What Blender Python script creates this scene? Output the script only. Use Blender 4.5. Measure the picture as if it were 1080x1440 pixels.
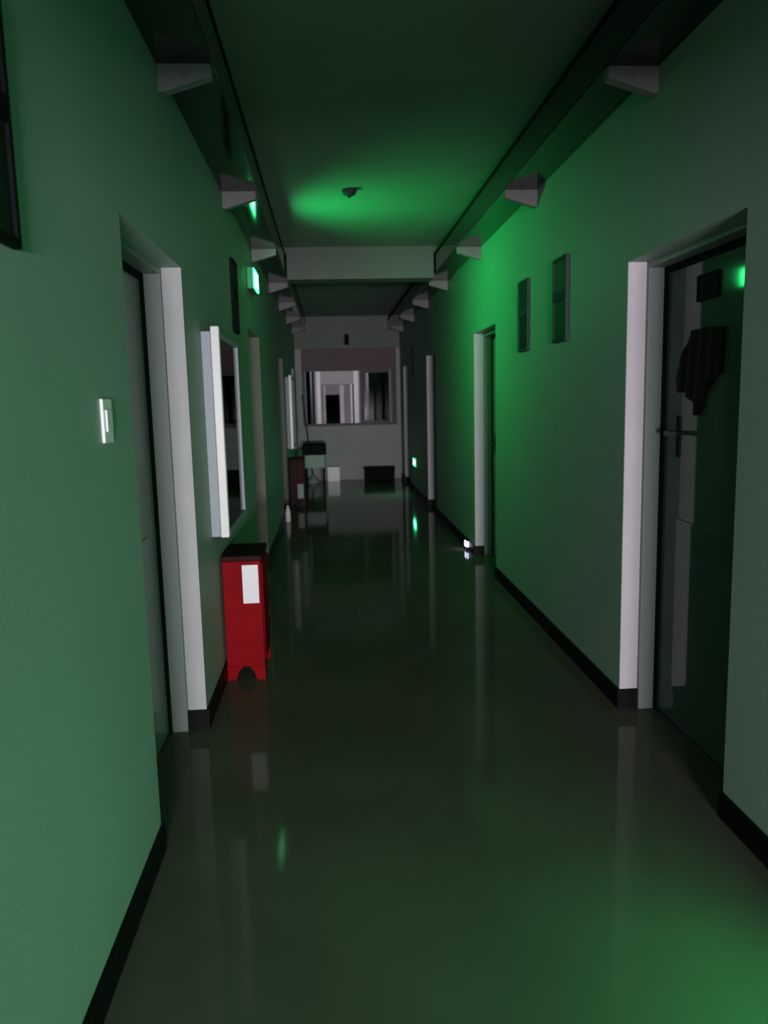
import bpy, bmesh, math, random
from mathutils import Vector, Matrix

for o in list(bpy.data.objects):
    bpy.data.objects.remove(o)
S = bpy.context.scene
COL = S.collection
random.seed(4)

# ------------------------------------------------------------------ camera
PITCH, YAW, ROLL, CAM_H = 0.14408, 0.06655, -0.0235, 1.5
fw = Vector((math.sin(YAW) * math.cos(PITCH), math.cos(YAW) * math.cos(PITCH), -math.sin(PITCH)))
r0 = Vector((math.cos(YAW), -math.sin(YAW), 0))
u0 = r0.cross(fw)
rt = r0 * math.cos(ROLL) + u0 * math.sin(ROLL)
up = -r0 * math.sin(ROLL) + u0 * math.cos(ROLL)
cd = bpy.data.cameras.new('camera')
cam = bpy.data.objects.new('camera', cd)
COL.objects.link(cam)
cam.matrix_world = Matrix(((rt.x, up.x, -fw.x, 0), (rt.y, up.y, -fw.y, 0), (rt.z, up.z, -fw.z, CAM_H), (0, 0, 0, 1)))
cd.sensor_fit = 'VERTICAL'
cd.sensor_height = 36
cd.lens = 1090 / 1440 * 36
cd.clip_start = 0.02
cd.dof.use_dof = True
cd.dof.focus_distance = 3.0
cd.dof.aperture_fstop = 3.2
S.camera = cam

# ------------------------------------------------------------------ world, lights, exposure
w = bpy.data.worlds.new('night')
S.world = w
w.use_nodes = True
w.node_tree.nodes['Background'].inputs[0].default_value = (0.25, 0.23, 0.30, 1)
w.node_tree.nodes['Background'].inputs[1].default_value = 0.02
S.view_settings.view_transform = 'Standard'
S.view_settings.look = 'None'
S.view_settings.exposure = 0.0
S.view_settings.gamma = 1.0
S.view_settings.use_curve_mapping = False


def area(name, loc, direction, sx, sy, power, color, spread=180):
    l = bpy.data.lights.new(name, 'AREA')
    l.shape = 'RECTANGLE'
    l.size, l.size_y = sx, sy
    l.energy, l.color, l.spread = power, color, math.radians(spread)
    o = bpy.data.objects.new(name, l)
    o.location = loc
    o.rotation_euler = Vector(direction).to_track_quat('-Z', 'Y').to_euler()
    COL.objects.link(o)
    return o


# lamp added behind the camera for the pale light along the corridor
area('added_back_light', (0.37, -6.3, 0.92), (0, 1, 0), 1.5, 0.5, 680.0, (1.0, 0.93, 1.0))
# lit rooms of the passage beyond the end window
area('passage_light_near', (0.3, 27.0, 2.9), (0, 0.75, -0.6), 0.9, 0.5, 240.0, (1.0, 0.93, 1.0))
area('passage_light_far', (0.3, 40.0, 2.9), (0, 0.7, -0.7), 0.9, 0.5, 110.0, (1.0, 0.92, 1.0))

# ------------------------------------------------------------------ dimensions
XL, XR, H = -0.615, 1.348, 3.05
YB, YE = -6.0, 14.8
DOORS = [(2.49, 3.49), (6.28, 7.22), (9.85, 10.75), (13.25, 14.1)]
DH, JD = 2.08, 0.17          # door height, depth of the recess
SK = 0.095                   # skirting height

# ------------------------------------------------------------------ materials


def mat(name, col, rough=0.6, metal=0.0, var=0.0, scale=6.0, bump=0.0, bscale=80.0, spec=0.5, coat=0.0):
    m = bpy.data.materials.new(name)
    m.use_nodes = True
    nt = m.node_tree
    b = nt.nodes['Principled BSDF']
    b.inputs['Base Color'].default_value = (*col, 1)
    b.inputs['Roughness'].default_value = rough
    b.inputs['Metallic'].default_value = metal
    b.inputs['Specular IOR Level'].default_value = spec
    b.inputs['Coat Weight'].default_value = coat
    b.inputs['Coat Roughness'].default_value = 0.08
    tc = nt.nodes.new('ShaderNodeTexCoord')
    if var:
        n = nt.nodes.new('ShaderNodeTexNoise')
        n.inputs['Scale'].default_value = scale
        n.inputs['Detail'].default_value = 5
        nt.links.new(tc.outputs['Object'], n.inputs['Vector'])
        r = nt.nodes.new('ShaderNodeValToRGB')
        r.color_ramp.elements[0].color = (*[c * (1 - var) for c in col], 1)
        r.color_ramp.elements[1].color = (*[min(1, c * (1 + var)) for c in col], 1)
        r.color_ramp.elements[0].position = 0.3
        r.color_ramp.elements[1].position = 0.7
        nt.links.new(n.outputs['Fac'], r.inputs['Fac'])
        nt.links.new(r.outputs['Color'], b.inputs['Base Color'])
    if bump:
        n2 = nt.nodes.new('ShaderNodeTexNoise')
        n2.inputs['Scale'].default_value = bscale
        nt.links.new(tc.outputs['Object'], n2.inputs['Vector'])
        bp = nt.nodes.new('ShaderNodeBump')
        bp.inputs['Strength'].default_value = bump
        bp.inputs['Distance'].default_value = 0.01
        nt.links.new(n2.outputs['Fac'], bp.inputs['Height'])
        nt.links.new(bp.outputs['Normal'], b.inputs['Normal'])
    return m


def glow(name, col, strength):
    m = bpy.data.materials.new(name)
    m.use_nodes = True
    b = m.node_tree.nodes['Principled BSDF']
    b.inputs['Base Color'].default_value = (0.02, 0.05, 0.03, 1)
    b.inputs['Emission Color'].default_value = (*col, 1)
    b.inputs['Emission Strength'].default_value = strength
    return m


def glass(name, tint=(1, 1, 1), rough=0.02, ior=1.45):
    m = bpy.data.materials.new(name)
    m.use_nodes = True
    nt = m.node_tree
    nt.nodes.remove(nt.nodes['Principled BSDF'])
    out = nt.nodes['Material Output']
    t = nt.nodes.new('ShaderNodeBsdfTransparent')
    t.inputs[0].default_value = (*tint, 1)
    g = nt.nodes.new('ShaderNodeBsdfGlossy')
    g.inputs['Roughness'].default_value = rough
    fr = nt.nodes.new('ShaderNodeFresnel')
    fr.inputs['IOR'].default_value = ior
    mx = nt.nodes.new('ShaderNodeMixShader')
    nt.links.new(fr.outputs[0], mx.inputs[0])
    nt.links.new(t.outputs[0], mx.inputs[1])
    nt.links.new(g.outputs[0], mx.inputs[2])
    nt.links.new(mx.outputs[0], out.inputs[0])
    return m


M = dict(
    wall=mat('green_wall_paint', (0.255, 0.39, 0.305), 0.55, var=0.05, scale=1.5, bump=0.06, bscale=120),
    jamb=mat('white_jamb_plaster', (0.53, 0.49, 0.535), 0.5, var=0.04, scale=4),
    ceiling=mat('ceiling_paint', (0.25, 0.30, 0.26), 0.85, var=0.05, scale=2),
    beam=mat('beam_paint', (0.15, 0.17, 0.15), 0.8, var=0.04, scale=2),
    floor=mat('polished_dark_floor', (0.108, 0.122, 0.085), 0.07, var=0.12, scale=1.6, bump=0.006, bscale=14, spec=0.055),
    skirt=mat('black_skirting_tile', (0.005, 0.005, 0.006), 0.45, spec=0.12),
    frame=mat('grey_steel_frame', (0.20, 0.24, 0.22), 0.45),
    gasket=mat('black_door_gap', (0.006, 0.007, 0.007), 0.8, spec=0.1),
    leaf=mat('painted_steel_door', (0.085, 0.135, 0.105), 0.06, var=0.06, scale=3, spec=0.15),
    leaf_plain=mat('painted_grey_door', (0.20, 0.25, 0.22), 0.3, var=0.06, scale=3),
    handle=mat('dark_handle_metal', (0.012, 0.013, 0.012), 0.5),
    black=mat('black_plate', (0.006, 0.008, 0.008), 0.7, spec=0.06),
    tray=mat('dark_glossy_tray', (0.012, 0.013, 0.013), 0.10, spec=0.42),
    bracket=mat('grey_bracket', (0.23, 0.22, 0.225), 0.6, spec=0.2),
    red=mat('red_box_enamel', (0.26, 0.004, 0.008), 0.5, var=0.1, scale=8, spec=0.04),
    lid_with_shade=mat('red_lid_with_shade', (0.030, 0.010, 0.008), 0.6, spec=0.08),  # red lid darkened in colour to stand for its unlit top
    white=mat('white_gloss', (0.93, 0.91, 0.93), 0.3),
    alu=mat('polished_white_aluminium', (0.90, 0.88, 0.90), 0.25),
    casebody=mat('grey_blue_case', (0.33, 0.37, 0.41), 0.5),
    caseback=mat('dark_felt', (0.020, 0.024, 0.022), 0.9, var=0.3, scale=30),
    brown=mat('dark_brown_cloth', (0.030, 0.014, 0.011), 0.95, var=0.3, scale=40),
    panel=mat('notice_dark_glass', (0.008, 0.014, 0.010), 0.5, spec=0.2),
    plaqueframe=mat('plaque_frame_grey', (0.05, 0.07, 0.06), 0.7, spec=0.05),
    endwall=mat('grey_end_wall', (0.40, 0.42, 0.40), 0.6, var=0.05, scale=3),
    header=mat('darker_end_wall_upper', (0.19, 0.215, 0.19), 0.7, var=0.05, scale=3),  # upper part of the end wall, in a darker tone
    transom=mat('brown_transom_panel', (0.15, 0.095, 0.105), 0.6, var=0.1, scale=3),
    winframe=mat('dark_window_frame', (0.055, 0.05, 0.048), 0.5),
    winlight=mat('light_window_mullion', (0.22, 0.23, 0.22), 0.5),
    lintel=mat('grey_passage_plaster', (0.36, 0.34, 0.37), 0.7, var=0.05, scale=2),
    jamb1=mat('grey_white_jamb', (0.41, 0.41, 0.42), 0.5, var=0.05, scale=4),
    jamb2=mat('darker_dull_jamb', (0.17, 0.185, 0.14), 0.6, var=0.06, scale=4),  # two of the left recesses, darker and duller than the other jambs
    red_with_shade=mat('red_enamel_with_shade', (0.045, 0.005, 0.006), 0.5, var=0.15, scale=8, spec=0.12),  # far box stands in shade; the shade is put into its red
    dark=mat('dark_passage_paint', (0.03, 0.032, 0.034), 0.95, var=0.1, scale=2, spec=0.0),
    pale=mat('pale_passage_plaster', (0.82, 0.77, 0.82), 0.6, var=0.05, scale=2),
    tabletop=mat('dark_table_top', (0.008, 0.010, 0.009), 0.7, spec=0.08),
    tablebody=mat('pale_green_table_body', (0.30, 0.40, 0.34), 0.5),
    wood=mat('dark_stick_wood', (0.03, 0.025, 0.02), 0.6),
    bench=mat('dark_bench_paint', (0.008, 0.009, 0.009), 0.7, spec=0.08),
    signbody=mat('sign_housing', (0.04, 0.16, 0.07), 0.4),
    signface=glow('exit_sign_green_light', (0.03, 1.0, 0.25), 12.0),
    signcore=glow('exit_sign_pale_light', (0.35, 1.0, 0.65), 12.0),
    signside=glow('exit_sign_edge_light', (0.02, 1.0, 0.22), 0.22),
    lowface=glow('low_sign_green_light', (0.03, 1.0, 0.35), 2.5),
    led=glow('white_led_light', (0.72, 0.66, 1.0), 6.0),
    pane=glass('window_glass', ior=1.18),
    tinted=glass('case_glass', (0.75, 0.8, 0.78)),
)

# ------------------------------------------------------------------ mesh helpers


def box(bm, x0, x1, y0, y1, z0, z1):
    vs = [bm.verts.new((x, y, z)) for x in (x0, x1) for y in (y0, y1) for z in (z0, z1)]
    for f in ((0, 1, 3, 2), (4, 6, 7, 5), (0, 4, 5, 1), (2, 3, 7, 6), (0, 2, 6, 4), (1, 5, 7, 3)):
        bm.faces.new([vs[i] for i in f])


def prism(bm, pts, axis, a, b):
    """extrude a 2-D outline along an axis: 'Y' outline is (x,z), 'X' outline is (y,z), 'Z' outline is (x,y)"""
    def p3(p, t):
        return {'Y': (p[0], t, p[1]), 'X': (t, p[0], p[1]), 'Z': (p[0], p[1], t)}[axis]
    A = [bm.verts.new(p3(p, a)) for p in pts]
    B = [bm.verts.new(p3(p, b)) for p in pts]
    n = len(pts)
    bm.faces.new(A)
    bm.faces.new(B)
    for i in range(n):
        bm.faces.new((A[i], A[(i + 1) % n], B[(i + 1) % n], B[i]))


def cyl(bm, c, r, z0, z1, n=20, r2=None, axis='Z'):
    r2 = r if r2 is None else r2
    m = {'Z': Matrix.Identity(3), 'X': Matrix(((0, 0, 1), (0, 1, 0), (-1, 0, 0))), 'Y': Matrix(((1, 0, 0), (0, 0, 1), (0, -1, 0)))}[axis]
    A, B = [], []
    for i in range(n):
        t = 2 * math.pi * i / n
        A.append(bm.verts.new(Vector(c) + m @ Vector((r * math.cos(t), r * math.sin(t), z0))))
        B.append(bm.verts.new(Vector(c) + m @ Vector((r2 * math.cos(t), r2 * math.sin(t), z1))))
    bm.faces.new(A)
    bm.faces.new(B)
    for i in range(n):
        bm.faces.new((A[i], A[(i + 1) % n], B[(i + 1) % n], B[i]))


def lathe(bm, c, prof, n=20):
    rings = [[bm.verts.new((c[0] + r * math.cos(2 * math.pi * i / n), c[1] + r * math.sin(2 * math.pi * i / n), c[2] + z)) for i in range(n)] for r, z in prof]
    for a, b in zip(rings, rings[1:]):
        for i in range(n):
            bm.faces.new((a[i], a[(i + 1) % n], b[(i + 1) % n], b[i]))
    bm.faces.new(rings[0])
    bm.faces.new(rings[-1])


def obj(name, bm, m, parent=None, bevel=0.0, smooth=False, origin=None):
    if bevel:
        bmesh.ops.bevel(bm, geom=bm.edges[:], offset=bevel, segments=2, affect='EDGES', profile=0.5)
    bmesh.ops.recalc_face_normals(bm, faces=bm.faces[:])
    if origin is not None:
        bmesh.ops.translate(bm, verts=bm.verts[:], vec=-Vector(origin))
    me = bpy.data.meshes.new(name)
    bm.to_mesh(me)
    bm.free()
    me.materials.append(m)
    if smooth:
        for p in me.polygons:
            p.use_smooth = True
    o = bpy.data.objects.new(name, me)
    COL.objects.link(o)
    if origin is not None:
        o.location = origin
    if parent:
        o.parent = parent
    return o


def boxes(name, bl, m, parent=None, bevel=0.0):
    bm = bmesh.new()
    for b in bl:
        box(bm, *b)
    return obj(name, bm, m, parent, bevel)


def struct(o):
    o['kind'] = 'structure'
    return o


def thing(name, label, cat, loc=(0, 0, 0), group=None):
    o = bpy.data.objects.new(name, None)
    o.empty_display_size = 0.1
    COL.objects.link(o)
    o.location = loc
    return tag(o, label, cat, group)


def tag(o, label, cat, group=None):
    o['label'], o['category'] = label, cat
    if group:
        o['group'] = group
    return o


def dup(root, loc, label, group=None):
    r = root.copy()
    COL.objects.link(r)
    r.location = loc
    r['label'] = label
    if group:
        r['group'] = group
    for ch in list(root.children):
        c = ch.copy()
        COL.objects.link(c)
        c.parent = r
        for g in list(ch.children):
            d = g.copy()
            COL.objects.link(d)
            d.parent = c
    return r


# ------------------------------------------------------------------ the corridor shell
T = 0.26
struct(boxes('floor', [(-1.2, 2.0, YB - 0.3, 56, -0.1, 0)], M['floor']))
struct(boxes('ceiling', [(-1.2, 2.0, YB - 0.3, 56, H, H + 0.12)], M['ceiling']))


def wall_boxes(x0, x1):
    out, y = [], YB
    for a, b in DOORS:
        out += [(x0, x1, y, a, 0, H), (x0, x1, a, b, DH, H)]
        y = b
    out.append((x0, x1, y, YE, 0, H))
    return out


struct(boxes('wall_left', wall_boxes(XL - T, XL), M['wall']))
struct(boxes('wall_right', wall_boxes(XR, XR + T), M['wall']))

# white plaster on both cheeks of each door recess, as the setting's trim
n = 1
WD = 0.085
for s, X in ((-1, XL), (1, XR)):
    for a, b in DOORS:
        xa, xb = sorted((X, X + s * WD))
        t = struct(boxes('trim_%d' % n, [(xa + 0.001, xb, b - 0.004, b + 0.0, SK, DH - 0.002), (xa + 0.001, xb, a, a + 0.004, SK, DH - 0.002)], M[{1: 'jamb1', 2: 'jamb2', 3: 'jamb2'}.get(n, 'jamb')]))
        n += 1

# black skirting with returns into the recesses
for s, X, nm in ((-1, XL, 'baseboard_left'), (1, XR, 'baseboard_right')):
    bl = []
    th = 0.012
    y = YB
    for a, b in DOORS + [(YE, None)]:
        xa, xb = sorted((X, X - s * th))
        bl.append((xa, xb, y, a, 0, SK))
        if b:
            xa, xb = sorted((X - s * th, X + s * WD))
            bl.append((xa, xb, b - th, b, 0, SK))
            bl.append((xa, xb, a, a + th, 0, SK))
            y = b
    struct(boxes(nm, bl, M['skirt']))

# cross beam, notched round the two cable trays
BY0, BY1, BZ = 8.2, 8.48, 2.73
struct(boxes('trim_beam', [(-0.385, 1.12, BY0, BY1, BZ, H), (XL, -0.385, BY0, BY1, 2.99, H), (1.12, XR, BY0, BY1, 2.99, H)], M['beam'], bevel=0.004))

# unseen slab added behind the camera to shade the upper corridor
struct(boxes('trim_lintel', [(XL, XR, -2.3, -2.1, 1.60, H)], M['wall']))

# wall behind the camera, with a window added around the back lamp
struct(boxes('wall_back', [(XL - T, -0.4, YB - 0.2, YB, 0, H), (1.14, XR + T, YB - 0.2, YB, 0, H), (-0.4, 1.14, YB - 0.2, YB, 0, 0.6), (-0.4, 1.14, YB - 0.2, YB, 1.3, H)], M['wall']))
wb = struct(bpy.data.objects.new('added_back_window', None))
COL.objects.link(wb)
boxes('window_frame', [(-0.4, -0.35, YB - 0.12, YB - 0.06, 0.6, 1.3), (1.09, 1.14, YB - 0.12, YB - 0.06, 0.6, 1.3), (-0.4, 1.14, YB - 0.12, YB - 0.06, 0.6, 0.65), (-0.4, 1.14, YB - 0.12, YB - 0.06, 1.25, 1.3), (0.345, 0.395, YB - 0.12, YB - 0.06, 0.6, 1.3)], M['jamb'], wb)
boxes('pane', [(-0.35, 0.345, YB - 0.095, YB - 0.09, 0.65, 1.25)], M['pane'], wb)
boxes('pane', [(0.395, 1.09, YB - 0.095, YB - 0.09, 0.65, 1.25)], M['pane'], wb)

# ------------------------------------------------------------------ doors (part of the setting)


def door(num, s, X, a, b, gloss=False, fancy=False):
    d = struct(bpy.data.objects.new('door_%d' % num, None))
    d.location = (X + s * 0.13, (a + b) / 2, 0)
    COL.objects.link(d)

    def xr(p, q):
        return sorted((s * p, s * q))
    ox = 0.13
    W = (b - a) / 2
    # steel frame just behind the plaster cheek
    f0, f1 = xr(WD - ox, JD + 0.03 - ox)
    boxes('door_frame', [(f0, f1, -W, -W + 0.03, 0, DH), (f0, f1, W - 0.03, W, 0, DH), (f0, f1, -W + 0.03, W - 0.03, DH - 0.03, DH)], M['frame'], d, 0.002)
    g0, g1 = xr(JD - 0.015 - ox, JD + 0.03 - ox)
    boxes('gasket', [(g0, g1, -W + 0.03, -W + 0.045, 0, DH - 0.03), (g0, g1, W - 0.045, W - 0.03, 0, DH - 0.03), (g0, g1, -W + 0.045, W - 0.045, DH - 0.055, DH - 0.03)], M['gasket'], d)
    l0, l1 = xr(JD - ox, JD + 0.045 - ox)
    mt = M['leaf'] if gloss else M['leaf_plain']
    lf = boxes('door_leaf', [(l0, l1, -W + 0.045, W - 0.045, 0.012, DH - 0.055)], mt, d)
    p0, p1 = xr(JD - 0.006 - ox, JD + 0.001 - ox)
    # pressed panels standing a few millimetres proud of the leaf
    pl = [(-W + 0.16, W - 0.20, 0.16, 0.95)]
    if not fancy:
        pl.append((-W + 0.16, W - 0.20, 1.25, DH - 0.18))
    for q in pl:
        bm = bmesh.new()
        box(bm, p0, p1, *q)
        obj('panel', bm, mt, lf, 0.003)
    hy = W - 0.17 if s > 0 else -W + 0.12
    h0, h1 = xr(JD - 0.014 - ox, JD - ox)
    hz = 1.24 if fancy else 1.0
    bp = boxes('handle_plate', [(h0, h1, hy - 0.02, hy + 0.02, hz - 0.02, hz + 0.16)], M['handle'], lf, 0.003)
    h0, h1 = xr(JD - 0.055 - ox, JD - 0.04 - ox)
    bm = bmesh.new()
    sg = -1 if s > 0 else 1
    y0, y1 = sorted((hy - sg * 0.012, hy + sg * 0.11))
    box(bm, h0, h1, y0, y1, hz + 0.075, hz + 0.095)
    h0, h1 = xr(JD - 0.042 - ox, JD - 0.012 - ox)
    box(bm, h0, h1, hy - 0.01, hy + 0.01, hz + 0.075, hz + 0.095)
    obj('handle', bm, M['handle'], lf)
    return d


k = 1
for s, X in ((-1, XL), (1, XR)):
    for i, (a, b) in enumerate(DOORS):
        door(k, s, X, a, b, gloss=(s > 0 and i == 0), fancy=(s > 0 and i == 0))
        k += 1

# ------------------------------------------------------------------ end wall with its window
E0, E1 = YE, YE + 0.18
struct(boxes('wall_end', [(XL - T, XR + T, E0, E1, 0, 1.03), (XL - T, -0.50, E0, E1, 1.03, 2.46), (1.28, XR + T, E0, E1, 1.03, 2.46)], M['endwall']))
struct(boxes('trim_header', [(XL - T, XR + T, E0, E1, 2.461, H)], M['header']))
we = struct(bpy.data.objects.new('window_2', None))
we.location = (0.38, YE, 1.03)
COL.objects.link(we)


def wbx(x0, x1, z0, z1, y0=0.02, y1=0.10):
    return (x0 - 0.38, x1 - 0.38, y0, y1, z0 - 1.03, z1 - 1.03)


boxes('transom_panel', [wbx(-0.50, 1.28, 2.09, 2.46, 0.01, 0.08)], M['transom'], we, 0.004)
boxes('window_frame', [wbx(-0.50, -0.45, 1.03, 2.09), wbx(1.235, 1.28, 1.03, 2.09), wbx(-0.45, 1.235, 1.03, 1.07), wbx(-0.45, 1.235, 2.05, 2.09), wbx(0.60, 0.66, 1.07, 2.05)], M['winframe'], we)
boxes('mullion', [wbx(1.135, 1.185, 1.07, 2.05, 0.0, 0.10)], M['winlight'], we)
boxes('mullion', [wbx(-0.45, -0.42, 1.07, 2.05, 0.0, 0.10)], M['winlight'], we)
# the sliding sash of the left half stands open, pushed behind the right one
sash = boxes('sliding_sash', [wbx(0.62, 0.66, 1.07, 2.05, 0.105, 0.13), wbx(1.20, 1.24, 1.07, 2.05, 0.105, 0.13), wbx(0.66, 1.20, 1.07, 1.11, 0.105, 0.13), wbx(0.66, 1.20, 2.01, 2.05, 0.105, 0.13)], M['winframe'], we)
boxes('pane', [wbx(0.66, 1.20, 1.11, 2.01, 0.116, 0.12)], M['pane'], sash)
for x0, x1 in ((0.66, 1.135), (1.185, 1.235)):
    boxes('pane', [wbx(x0, x1, 1.07, 2.05, 0.055, 0.06)], M['pane'], we)
boxes('window_sill', [wbx(-0.52, 1.30, 1.005, 1.03, -0.04, 0.0)], M['endwall'], we, 0.003)

# ------------------------------------------------------------------ passage beyond the window
P0 = E1
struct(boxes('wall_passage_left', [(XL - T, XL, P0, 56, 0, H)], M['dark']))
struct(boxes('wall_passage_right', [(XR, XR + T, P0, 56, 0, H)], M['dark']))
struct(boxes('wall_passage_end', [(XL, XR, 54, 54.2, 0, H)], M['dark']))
# first doorway: white posts and a deep grey lintel
D1 = 34.0
struct(boxes('wall_passage_front', [(XL, -0.53, D1, D1 + 0.25, 0, H), (1.30, XR, D1, D1 + 0.25, 0, H), (-0.53, 1.30, D1 + 0.02, D1 + 0.25, 2.2, H)], M['lintel']))
struct(boxes('trim_doorway_near', [(-0.53, -0.36, D1 - 0.02, D1 + 0.25, 0, 2.95), (1.08, 1.28, D1 - 0.02, D1 + 0.25, 0, 2.85), (0.93, 1.01, D1 - 0.02, D1 + 0.25, 0, 2.2)], M['pale'], bevel=0.01))
D2 = 46.0
struct(boxes('wall_passage_rear', [(XL, -0.30, D2, D2 + 0.25, 0, H), (0.90, XR, D2, D2 + 0.25, 0, H), (-0.30, 0.90, D2 + 0.02, D2 + 0.25, 1.85, H)], M['lintel']))
struct(boxes('trim_doorway_far', [(-0.30, -0.22, D2 - 0.02, D2 + 0.25, 0, 2.4), (0.63, 0.88, D2 - 0.02, D2 + 0.25, 0, 2.4)], M['pale'], bevel=0.01))

# ------------------------------------------------------------------ cable trays on cantilever brackets
TB, TT, TW = 2.78, 2.975, 0.215
BR_Y = [-0.4, 1.4, 3.2, 5.02, 6.85, 8.75, 10.45, 12.2, 13.95]


def tray(s, X, label):
    t = thing('cable_tray', label, 'cable tray', (X - s * 0.002, 0, TB), 'cable trays along the ceiling')
    x0, x1 = sorted((0, -s * TW))
    # folded trough: bottom, two sides and a lid with a small lip
    boxes('trough', [(x0, x1, -2.09, YE - 0.02, 0, 0.17)], M['tray'], t, 0.004)
    boxes('lid', [(x0 - 0.004 if s > 0 else x0, x1 + 0.004 if s < 0 else x1, -2.09, YE - 0.02, 0.17, 0.195)], M['gasket'], t)
    for y in BR_Y:
        bm = bmesh.new()
        q = -s
        prism(bm, [(0, -0.10), (q * 0.02, -0.10), (q * 0.205, -0.045), (q * 0.205, 0.0), (0, 0.0)], 'Y', y, y + 0.05)
        br = obj('bracket', bm, M['bracket'], t)
        bm = bmesh.new()
        cyl(bm, (q * 0.10, y, -0.035), 0.012, -0.008, 0.0, 10, axis='Y')
        obj('bolt', bm, M['bracket'], br)
    return t


tray(-1, XL, 'dark cable tray on grey brackets along the left wall under the ceiling')
tray(1, XR, 'dark cable tray on grey brackets along the right wall under the ceiling')

# ------------------------------------------------------------------ lit signs


def exit_sign(loc, label, power):
    """box on the left wall facing +X; origin at the middle of its back"""
    t = thing('exit_sign', label, 'sign', loc)
    boxes('housing', [(0.0, 0.052, -0.19, 0.19, -0.085, 0.085)], M['signbody'], t, 0.004)
    boxes('edge_glow', [(0.008, 0.046, -0.194, -0.1905, -0.075, 0.075)], M['signside'], t)
    fc = boxes('lit_face', [(0.052, 0.060, -0.18, 0.18, -0.075, 0.075)], M['signface'], t, 0.002)
    boxes('pale_panel', [(0.060, 0.062, -0.10, 0.10, -0.05, 0.05)], M['signcore'], fc)
    area('exit_sign_light', (loc[0] + 0.068, loc[1], loc[2]), (1, 0, 0), 0.34, 0.14, power, (0.01, 1.0, 0.20), 130)
    return t


exit_sign((XL + 0.001, 6.52, 2.47), 'green lit exit sign high on the left wall above the second door', 14.0)


def low_sign(loc, label, power):
    """low evacuation sign on the right wall facing -X"""
    t = thing('low_exit_sign', label, 'sign', loc, 'low green exit signs on the right wall')
    boxes('housing', [(-0.022, 0.0, -0.18, 0.18, -0.075, 0.075)], M['signbody'], t, 0.004)
    fc = boxes('lit_face', [(-0.028, -0.022, -0.165, 0.165, -0.06, 0.06)], M['lowface'], t, 0.002)
    boxes('pale_panel', [(-0.030, -0.028, -0.09, 0.09, -0.04, 0.04)], M['signcore'], fc)
    area('low_sign_light', (loc[0] - 0.036, loc[1], loc[2]), (-1, 0, 0), 0.3, 0.11, power, (0.03, 1.0, 0.30), 180)
    return t


low_sign((XR - 0.001, 12.28, 0.50), 'small green lit sign low on the right wall past the third door', 2.2)
low_sign((XR - 0.001, 1.52, 0.45), 'green lit sign low on the right wall before the nearest door', 6.0)

# little white led lamp on the right skirting past the second door
t = thing('night_light', 'tiny bluish white lit lamp on the right skirting beside the second door', 'lamp', (XR - 0.012, 7.55, 0.055))
boxes('housing', [(-0.022, 0, -0.05, 0.05, -0.035, 0.04)], M['black'], t, 0.003)
boxes('lens', [(-0.026, -0.0215, -0.035, 0.035, -0.025, 0.03), (-0.018, -0.004, -0.0535, -0.0495, -0.025, 0.03)], M['led'], t)

# ------------------------------------------------------------------ wall plaques with two dark panels


def plaque(s, loc, label, fm='plaqueframe'):
    t = thing('notice_plaque', label, 'plaque', loc, 'two panel plaques high on the walls')
    q = -s

    def X(a, b):
        return sorted((q * a, q * b))
    W, Hh = 0.13, 0.235
    boxes('frame', [(*X(0, 0.02), -W, -W + 0.018, -Hh, Hh), (*X(0, 0.02), W - 0.018, W, -Hh, Hh), (*X(0, 0.02), -W + 0.018, W - 0.018, -Hh, -Hh + 0.018),
                    (*X(0, 0.02), -W + 0.018, W - 0.018, Hh - 0.018, Hh), (*X(0, 0.02), -W + 0.018, W - 0.018, -0.005, 0.045)], M[fm], t, 0.002)
    for z0, z1 in ((-Hh + 0.018, -0.005), (0.045, Hh - 0.018)):
        boxes('panel', [(*X(0.004, 0.012), -W + 0.018, W - 0.018, z0, z1)], M['panel'], t)
    return t


plaque(1, (XR, 4.48, 2.04), 'two panel dark plaque on the right wall, the one nearer the white door jamb')
plaque(1, (XR, 5.33, 2.04), 'two panel dark plaque on the right wall, the farther one in the green glow')
plaque(1, (XR, 12.30, 2.06), 'small two panel plaque far along the right wall above the low green sign')
plaque(-1, (XL, 5.38, 2.20), 'dark two panel plaque on the left wall above the glass notice case', 'black')
plaque(-1, (XL, 1.51, 2.045), 'dark plaque at the upper left edge of the picture on the near left wall', 'black')

# ------------------------------------------------------------------ glass fronted notice cases


def notice_case(loc, label, group):
    t = thing('notice_case', label, 'notice case', loc, group)
    L, z0, z1 = 0.80, 0.0, 1.02
    # grey-blue body tray on the wall
    boxes('body', [(0, 0.045, 0, L, z0, z1)], M['casebody'], t, 0.002)
    boxes('backing', [(0.0455, 0.048, 0.05, L - 0.05, z0 + 0.05, z1 - 0.05)], M['caseback'], t)
    for y0, y1, a, b in ((0, 0.045, z0 - 0.005, z1 + 0.025), (L - 0.02, L, z0, z1), (0.045, L - 0.02, z0, z0 + 0.03), (0.045, L - 0.02, z1 - 0.03, z1)):
        bm = bmesh.new()
        box(bm, 0.0455, 0.088, y0, y1, a, b)
        obj('frame_bar', bm, M['alu' if y0 == 0 else 'casebody'], t, 0.006)
    boxes('pane', [(0.070, 0.074, 0.045, L - 0.02, z0 + 0.03, z1 - 0.03)], M['tinted'], t)
    return t


g = 'glass notice cases on the left wall'
nc = notice_case((XL, 3.92, 0.83), 'white framed dark glass notice case on the left wall above the nearer red box', g)
dup(nc, (XL, 11.25, 0.83), 'farther white framed notice case on the left wall above the farther red box', g)

# ------------------------------------------------------------------ red extinguisher boxes


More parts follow.
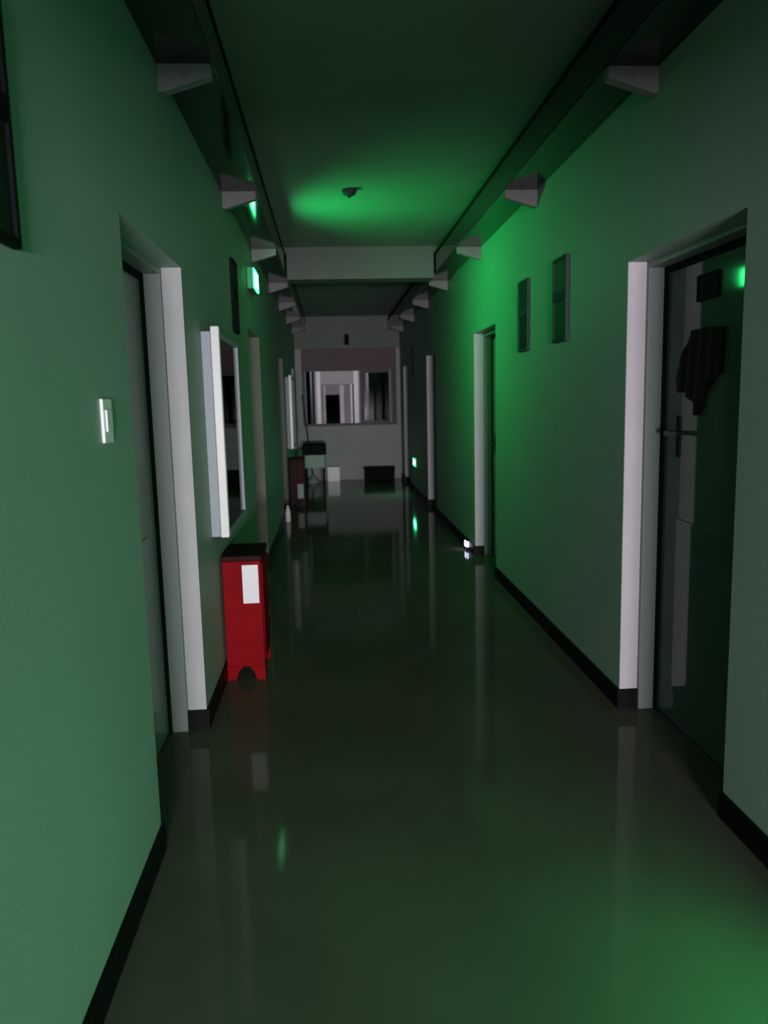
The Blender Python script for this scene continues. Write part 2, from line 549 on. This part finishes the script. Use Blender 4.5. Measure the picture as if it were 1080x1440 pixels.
def red_box(loc, label, group, enamel='red', tagged='white', lz=0.43):
    t = thing('fire_extinguisher_box', label, 'box', loc, group)
    W, L = 0.205, 0.38
    bm = bmesh.new()
    box(bm, 0, W, 0, L, 0.075, 0.66)
    obj('body', bm, M[enamel], t, 0.004)
    bm = bmesh.new()
    box(bm, -0.003, W + 0.006, -0.004, L + 0.004, 0.6605, 0.69)
    obj('lid', bm, M['lid_with_shade'], t, 0.005)
    bm = bmesh.new()
    box(bm, W, W + 0.006, 0.03, L - 0.03, 0.11, 0.64)
    dr = obj('door', bm, M[enamel], t, 0.002)
    bm = bmesh.new()
    box(bm, W + 0.006, W + 0.018, L - 0.08, L - 0.06, 0.35, 0.43)
    obj('handle', bm, M['black'], dr)
    # splayed foot plates with a notch between them at either end
    for y0, y1 in ((0.0, 0.03), (L - 0.03, L)):
        for q in (0, 1):
            pts = [(0.0, 0.0), (0.045, 0.0), (0.062, 0.05), (0.085, 0.075), (0.0, 0.075)]
            if q:
                pts = [(W - a, b) for a, b in pts]
            bm = bmesh.new()
            prism(bm, pts, 'Y', y0, y1)
            obj('leg', bm, M[enamel], t)
    bm = bmesh.new()
    box(bm, 0.105, 0.190, -0.004, 0.0, lz, lz + 0.21)
    obj('label', bm, M[tagged], t)
    return t


g = 'red extinguisher boxes on the floor'
rb = red_box((XL + 0.014, 4.11, 0), 'red metal extinguisher box with white label on the floor below the nearer notice case', g)
red_box((XL + 0.014, 11.2, 0), 'farther red extinguisher box, shade put into its colour, on the floor by the left wall', g, 'red_with_shade', 'tablebody', 0.11)

# ------------------------------------------------------------------ light switch
t = thing('light_switch', 'white light switch on the near left wall before the first door', 'switch', (XL, 2.19, 1.46))
boxes('plate', [(0, 0.009, -0.043, 0.043, -0.060, 0.060)], M['white'], t, 0.003)
boxes('rocker', [(0.009, 0.014, -0.026, 0.026, -0.03, 0.03)], M['alu'], t, 0.002)

# ------------------------------------------------------------------ things on the nearest right door
XD = XR + JD
t = thing('door_plate', 'small square black plate high on the nearest right door', 'plate', (XD, 3.07, 1.915))
boxes('backing', [(-0.006, 0, -0.09, 0.09, -0.052, 0.052)], M['black'], t, 0.002)
boxes('rim', [(-0.009, -0.006, -0.09, 0.09, 0.044, 0.052), (-0.009, -0.006, -0.09, 0.09, -0.052, -0.044), (-0.009, -0.006, -0.09, -0.082, -0.044, 0.044), (-0.009, -0.006, 0.082, 0.09, -0.044, 0.044)], M['black'], t)

# a dark cloth hanging on the door: outline with folds, real thickness
out = [(2.92, 1.745), (3.06, 1.755), (3.20, 1.752), (3.225, 1.70), (3.26, 1.65), (3.31, 1.60), (3.325, 1.545), (3.30, 1.50), (3.22, 1.50), (3.16, 1.46), (3.115, 1.405), (3.075, 1.43), (3.055, 1.50), (3.03, 1.535), (2.975, 1.555), (2.93, 1.575), (2.922, 1.66)]
bm = bmesh.new()
f = bm.faces.new([bm.verts.new((0, y, z)) for y, z in out])
bmesh.ops.triangulate(bm, faces=[f])
for _ in range(3):
    bmesh.ops.subdivide_edges(bm, edges=bm.edges[:], cuts=1, use_grid_fill=True)
for v in bm.verts:
    v.co.x = XD - 0.016 - 0.008 * math.sin(v.co.y * 75 + v.co.z * 9) - 0.012 * max(0, 1.7 - v.co.z)
r = bmesh.ops.extrude_face_region(bm, geom=bm.faces[:])
for e in r['geom']:
    if isinstance(e, bmesh.types.BMVert):
        e.co.x = XD - 0.002
cl = obj('hanging_cloth', bm, M['brown'], smooth=True, origin=(XD - 0.01, 3.1, 1.75))
tag(cl, 'dark brown cloth with a ragged lower edge hanging on the nearest right door', 'cloth')

# ------------------------------------------------------------------ far end of the corridor
t = thing('small_table', 'small table with a thick dark top near the end wall on the left', 'table', (-0.28, 13.35, 0))
bm = bmesh.new()
box(bm, -0.20, 0.20, -0.25, 0.25, 0.60, 0.77)
obj('tabletop', bm, M['tabletop'], t, 0.006)
boxes('drawer_box', [(-0.165, 0.165, -0.22, 0.22, 0.38, 0.599)], M['tablebody'], t, 0.003)
boxes('drawer', [(-0.15, 0.15, -0.228, -0.22, 0.41, 0.57)], M['tablebody'], t, 0.002)
for x in (-0.15, 0.15):
    for y in (-0.2, 0.2):
        boxes('leg', [(x - 0.018, x + 0.018, y - 0.018, y + 0.018, 0, 0.38)], M['tabletop'], t)

# mop with its handle leaning back against the left wall
bm = bmesh.new()
A, B = Vector((-0.34, 14.30, 0.10)), Vector((-0.505, 14.775, 1.62))
d = (B - A).normalized()
e1 = d.cross(Vector((0, 1, 0))).normalized()
e2 = d.cross(e1)
ra = [[bm.verts.new(P + (e1 * math.cos(i * math.pi / 4) + e2 * math.sin(i * math.pi / 4)) * 0.013) for i in range(8)] for P in (A, B)]
for i in range(8):
    bm.faces.new((ra[0][i], ra[0][(i + 1) % 8], ra[1][(i + 1) % 8], ra[1][i]))
bm.faces.new(ra[0])
bm.faces.new(ra[1])
mp = thing('mop', 'dark mop leaning against the end wall behind the small table', 'mop', (-0.34, 14.30, 0))
hd = obj('mop_handle', bm, M['wood'], origin=(-0.34, 14.30, 0))
hd.parent = mp
hd.location = (0, 0, 0)
bm = bmesh.new()
lathe(bm, (0.0, 0, 0), [(0.10, 0.0), (0.11, 0.02), (0.085, 0.07), (0.035, 0.12), (0.02, 0.16)], 14)
obj('mop_head', bm, M['tablebody'], mp, smooth=True)

# white carton and low dark bench before the end wall
t = thing('carton', 'small white carton on the floor against the end wall', 'box', (0.04, 14.62, 0))
boxes('body', [(-0.115, 0.115, -0.12, 0.12, 0, 0.27)], M['white'], t, 0.004)
boxes('flap', [(-0.115, -0.003, -0.12, 0.12, 0.271, 0.275), (0.003, 0.115, -0.12, 0.12, 0.271, 0.275)], M['white'], t)
t = thing('low_chest', 'low dark chest on the floor at the right of the end wall', 'chest', (0.90, 14.58, 0))
boxes('body', [(-0.28, 0.28, -0.15, 0.15, 0.02, 0.20)], M['bench'], t, 0.004)
boxes('lid', [(-0.29, 0.29, -0.16, 0.16, 0.201, 0.25)], M['bench'], t, 0.005)
for x in (-0.25, 0.25):
    boxes('foot', [(x - 0.025, x + 0.025, -0.14, 0.14, 0, 0.02)], M['bench'], t)

# small dark box high on the end wall
t = thing('wall_camera', 'small dark camera high in the middle of the end wall', 'camera', (0.36, YE, 2.62))
boxes('bracket', [(-0.015, 0.015, -0.09, 0, 0.05, 0.08)], M['black'], t)
bm = bmesh.new()
cyl(bm, (0, -0.09, 0.0), 0.04, -0.10, 0.09, 14)
obj('body', bm, M['black'], t)

# white bottle standing by the left wall before the third door
bm = bmesh.new()
lathe(bm, (0, 0, 0), [(0.030, 0), (0.034, 0.01), (0.034, 0.13), (0.026, 0.16), (0.013, 0.185)], 18)
t = thing('bottle', 'small white bottle on the floor by the left wall before the farther red box', 'bottle', (XL + 0.052, 9.72, 0))
obj('body', bm, M['white'], t, smooth=True)
bm = bmesh.new()
cyl(bm, (0, 0, 0), 0.016, 0.185, 0.21, 14)
obj('cap', bm, M['white'], t)

# smoke detector on the ceiling
t = thing('smoke_detector', 'round grey smoke detector on the ceiling beside the green glow', 'detector', (0.20, 6.05, H))
bm = bmesh.new()
lathe(bm, (0, 0, 0), [(0.055, 0), (0.055, -0.015), (0.045, -0.035), (0.02, -0.045)], 22)
obj('body', bm, M['plaqueframe'], t, smooth=True)
bm = bmesh.new()
cyl(bm, (0, 0, 0), 0.012, -0.055, -0.044, 12)
obj('sensor', bm, M['black'], t)
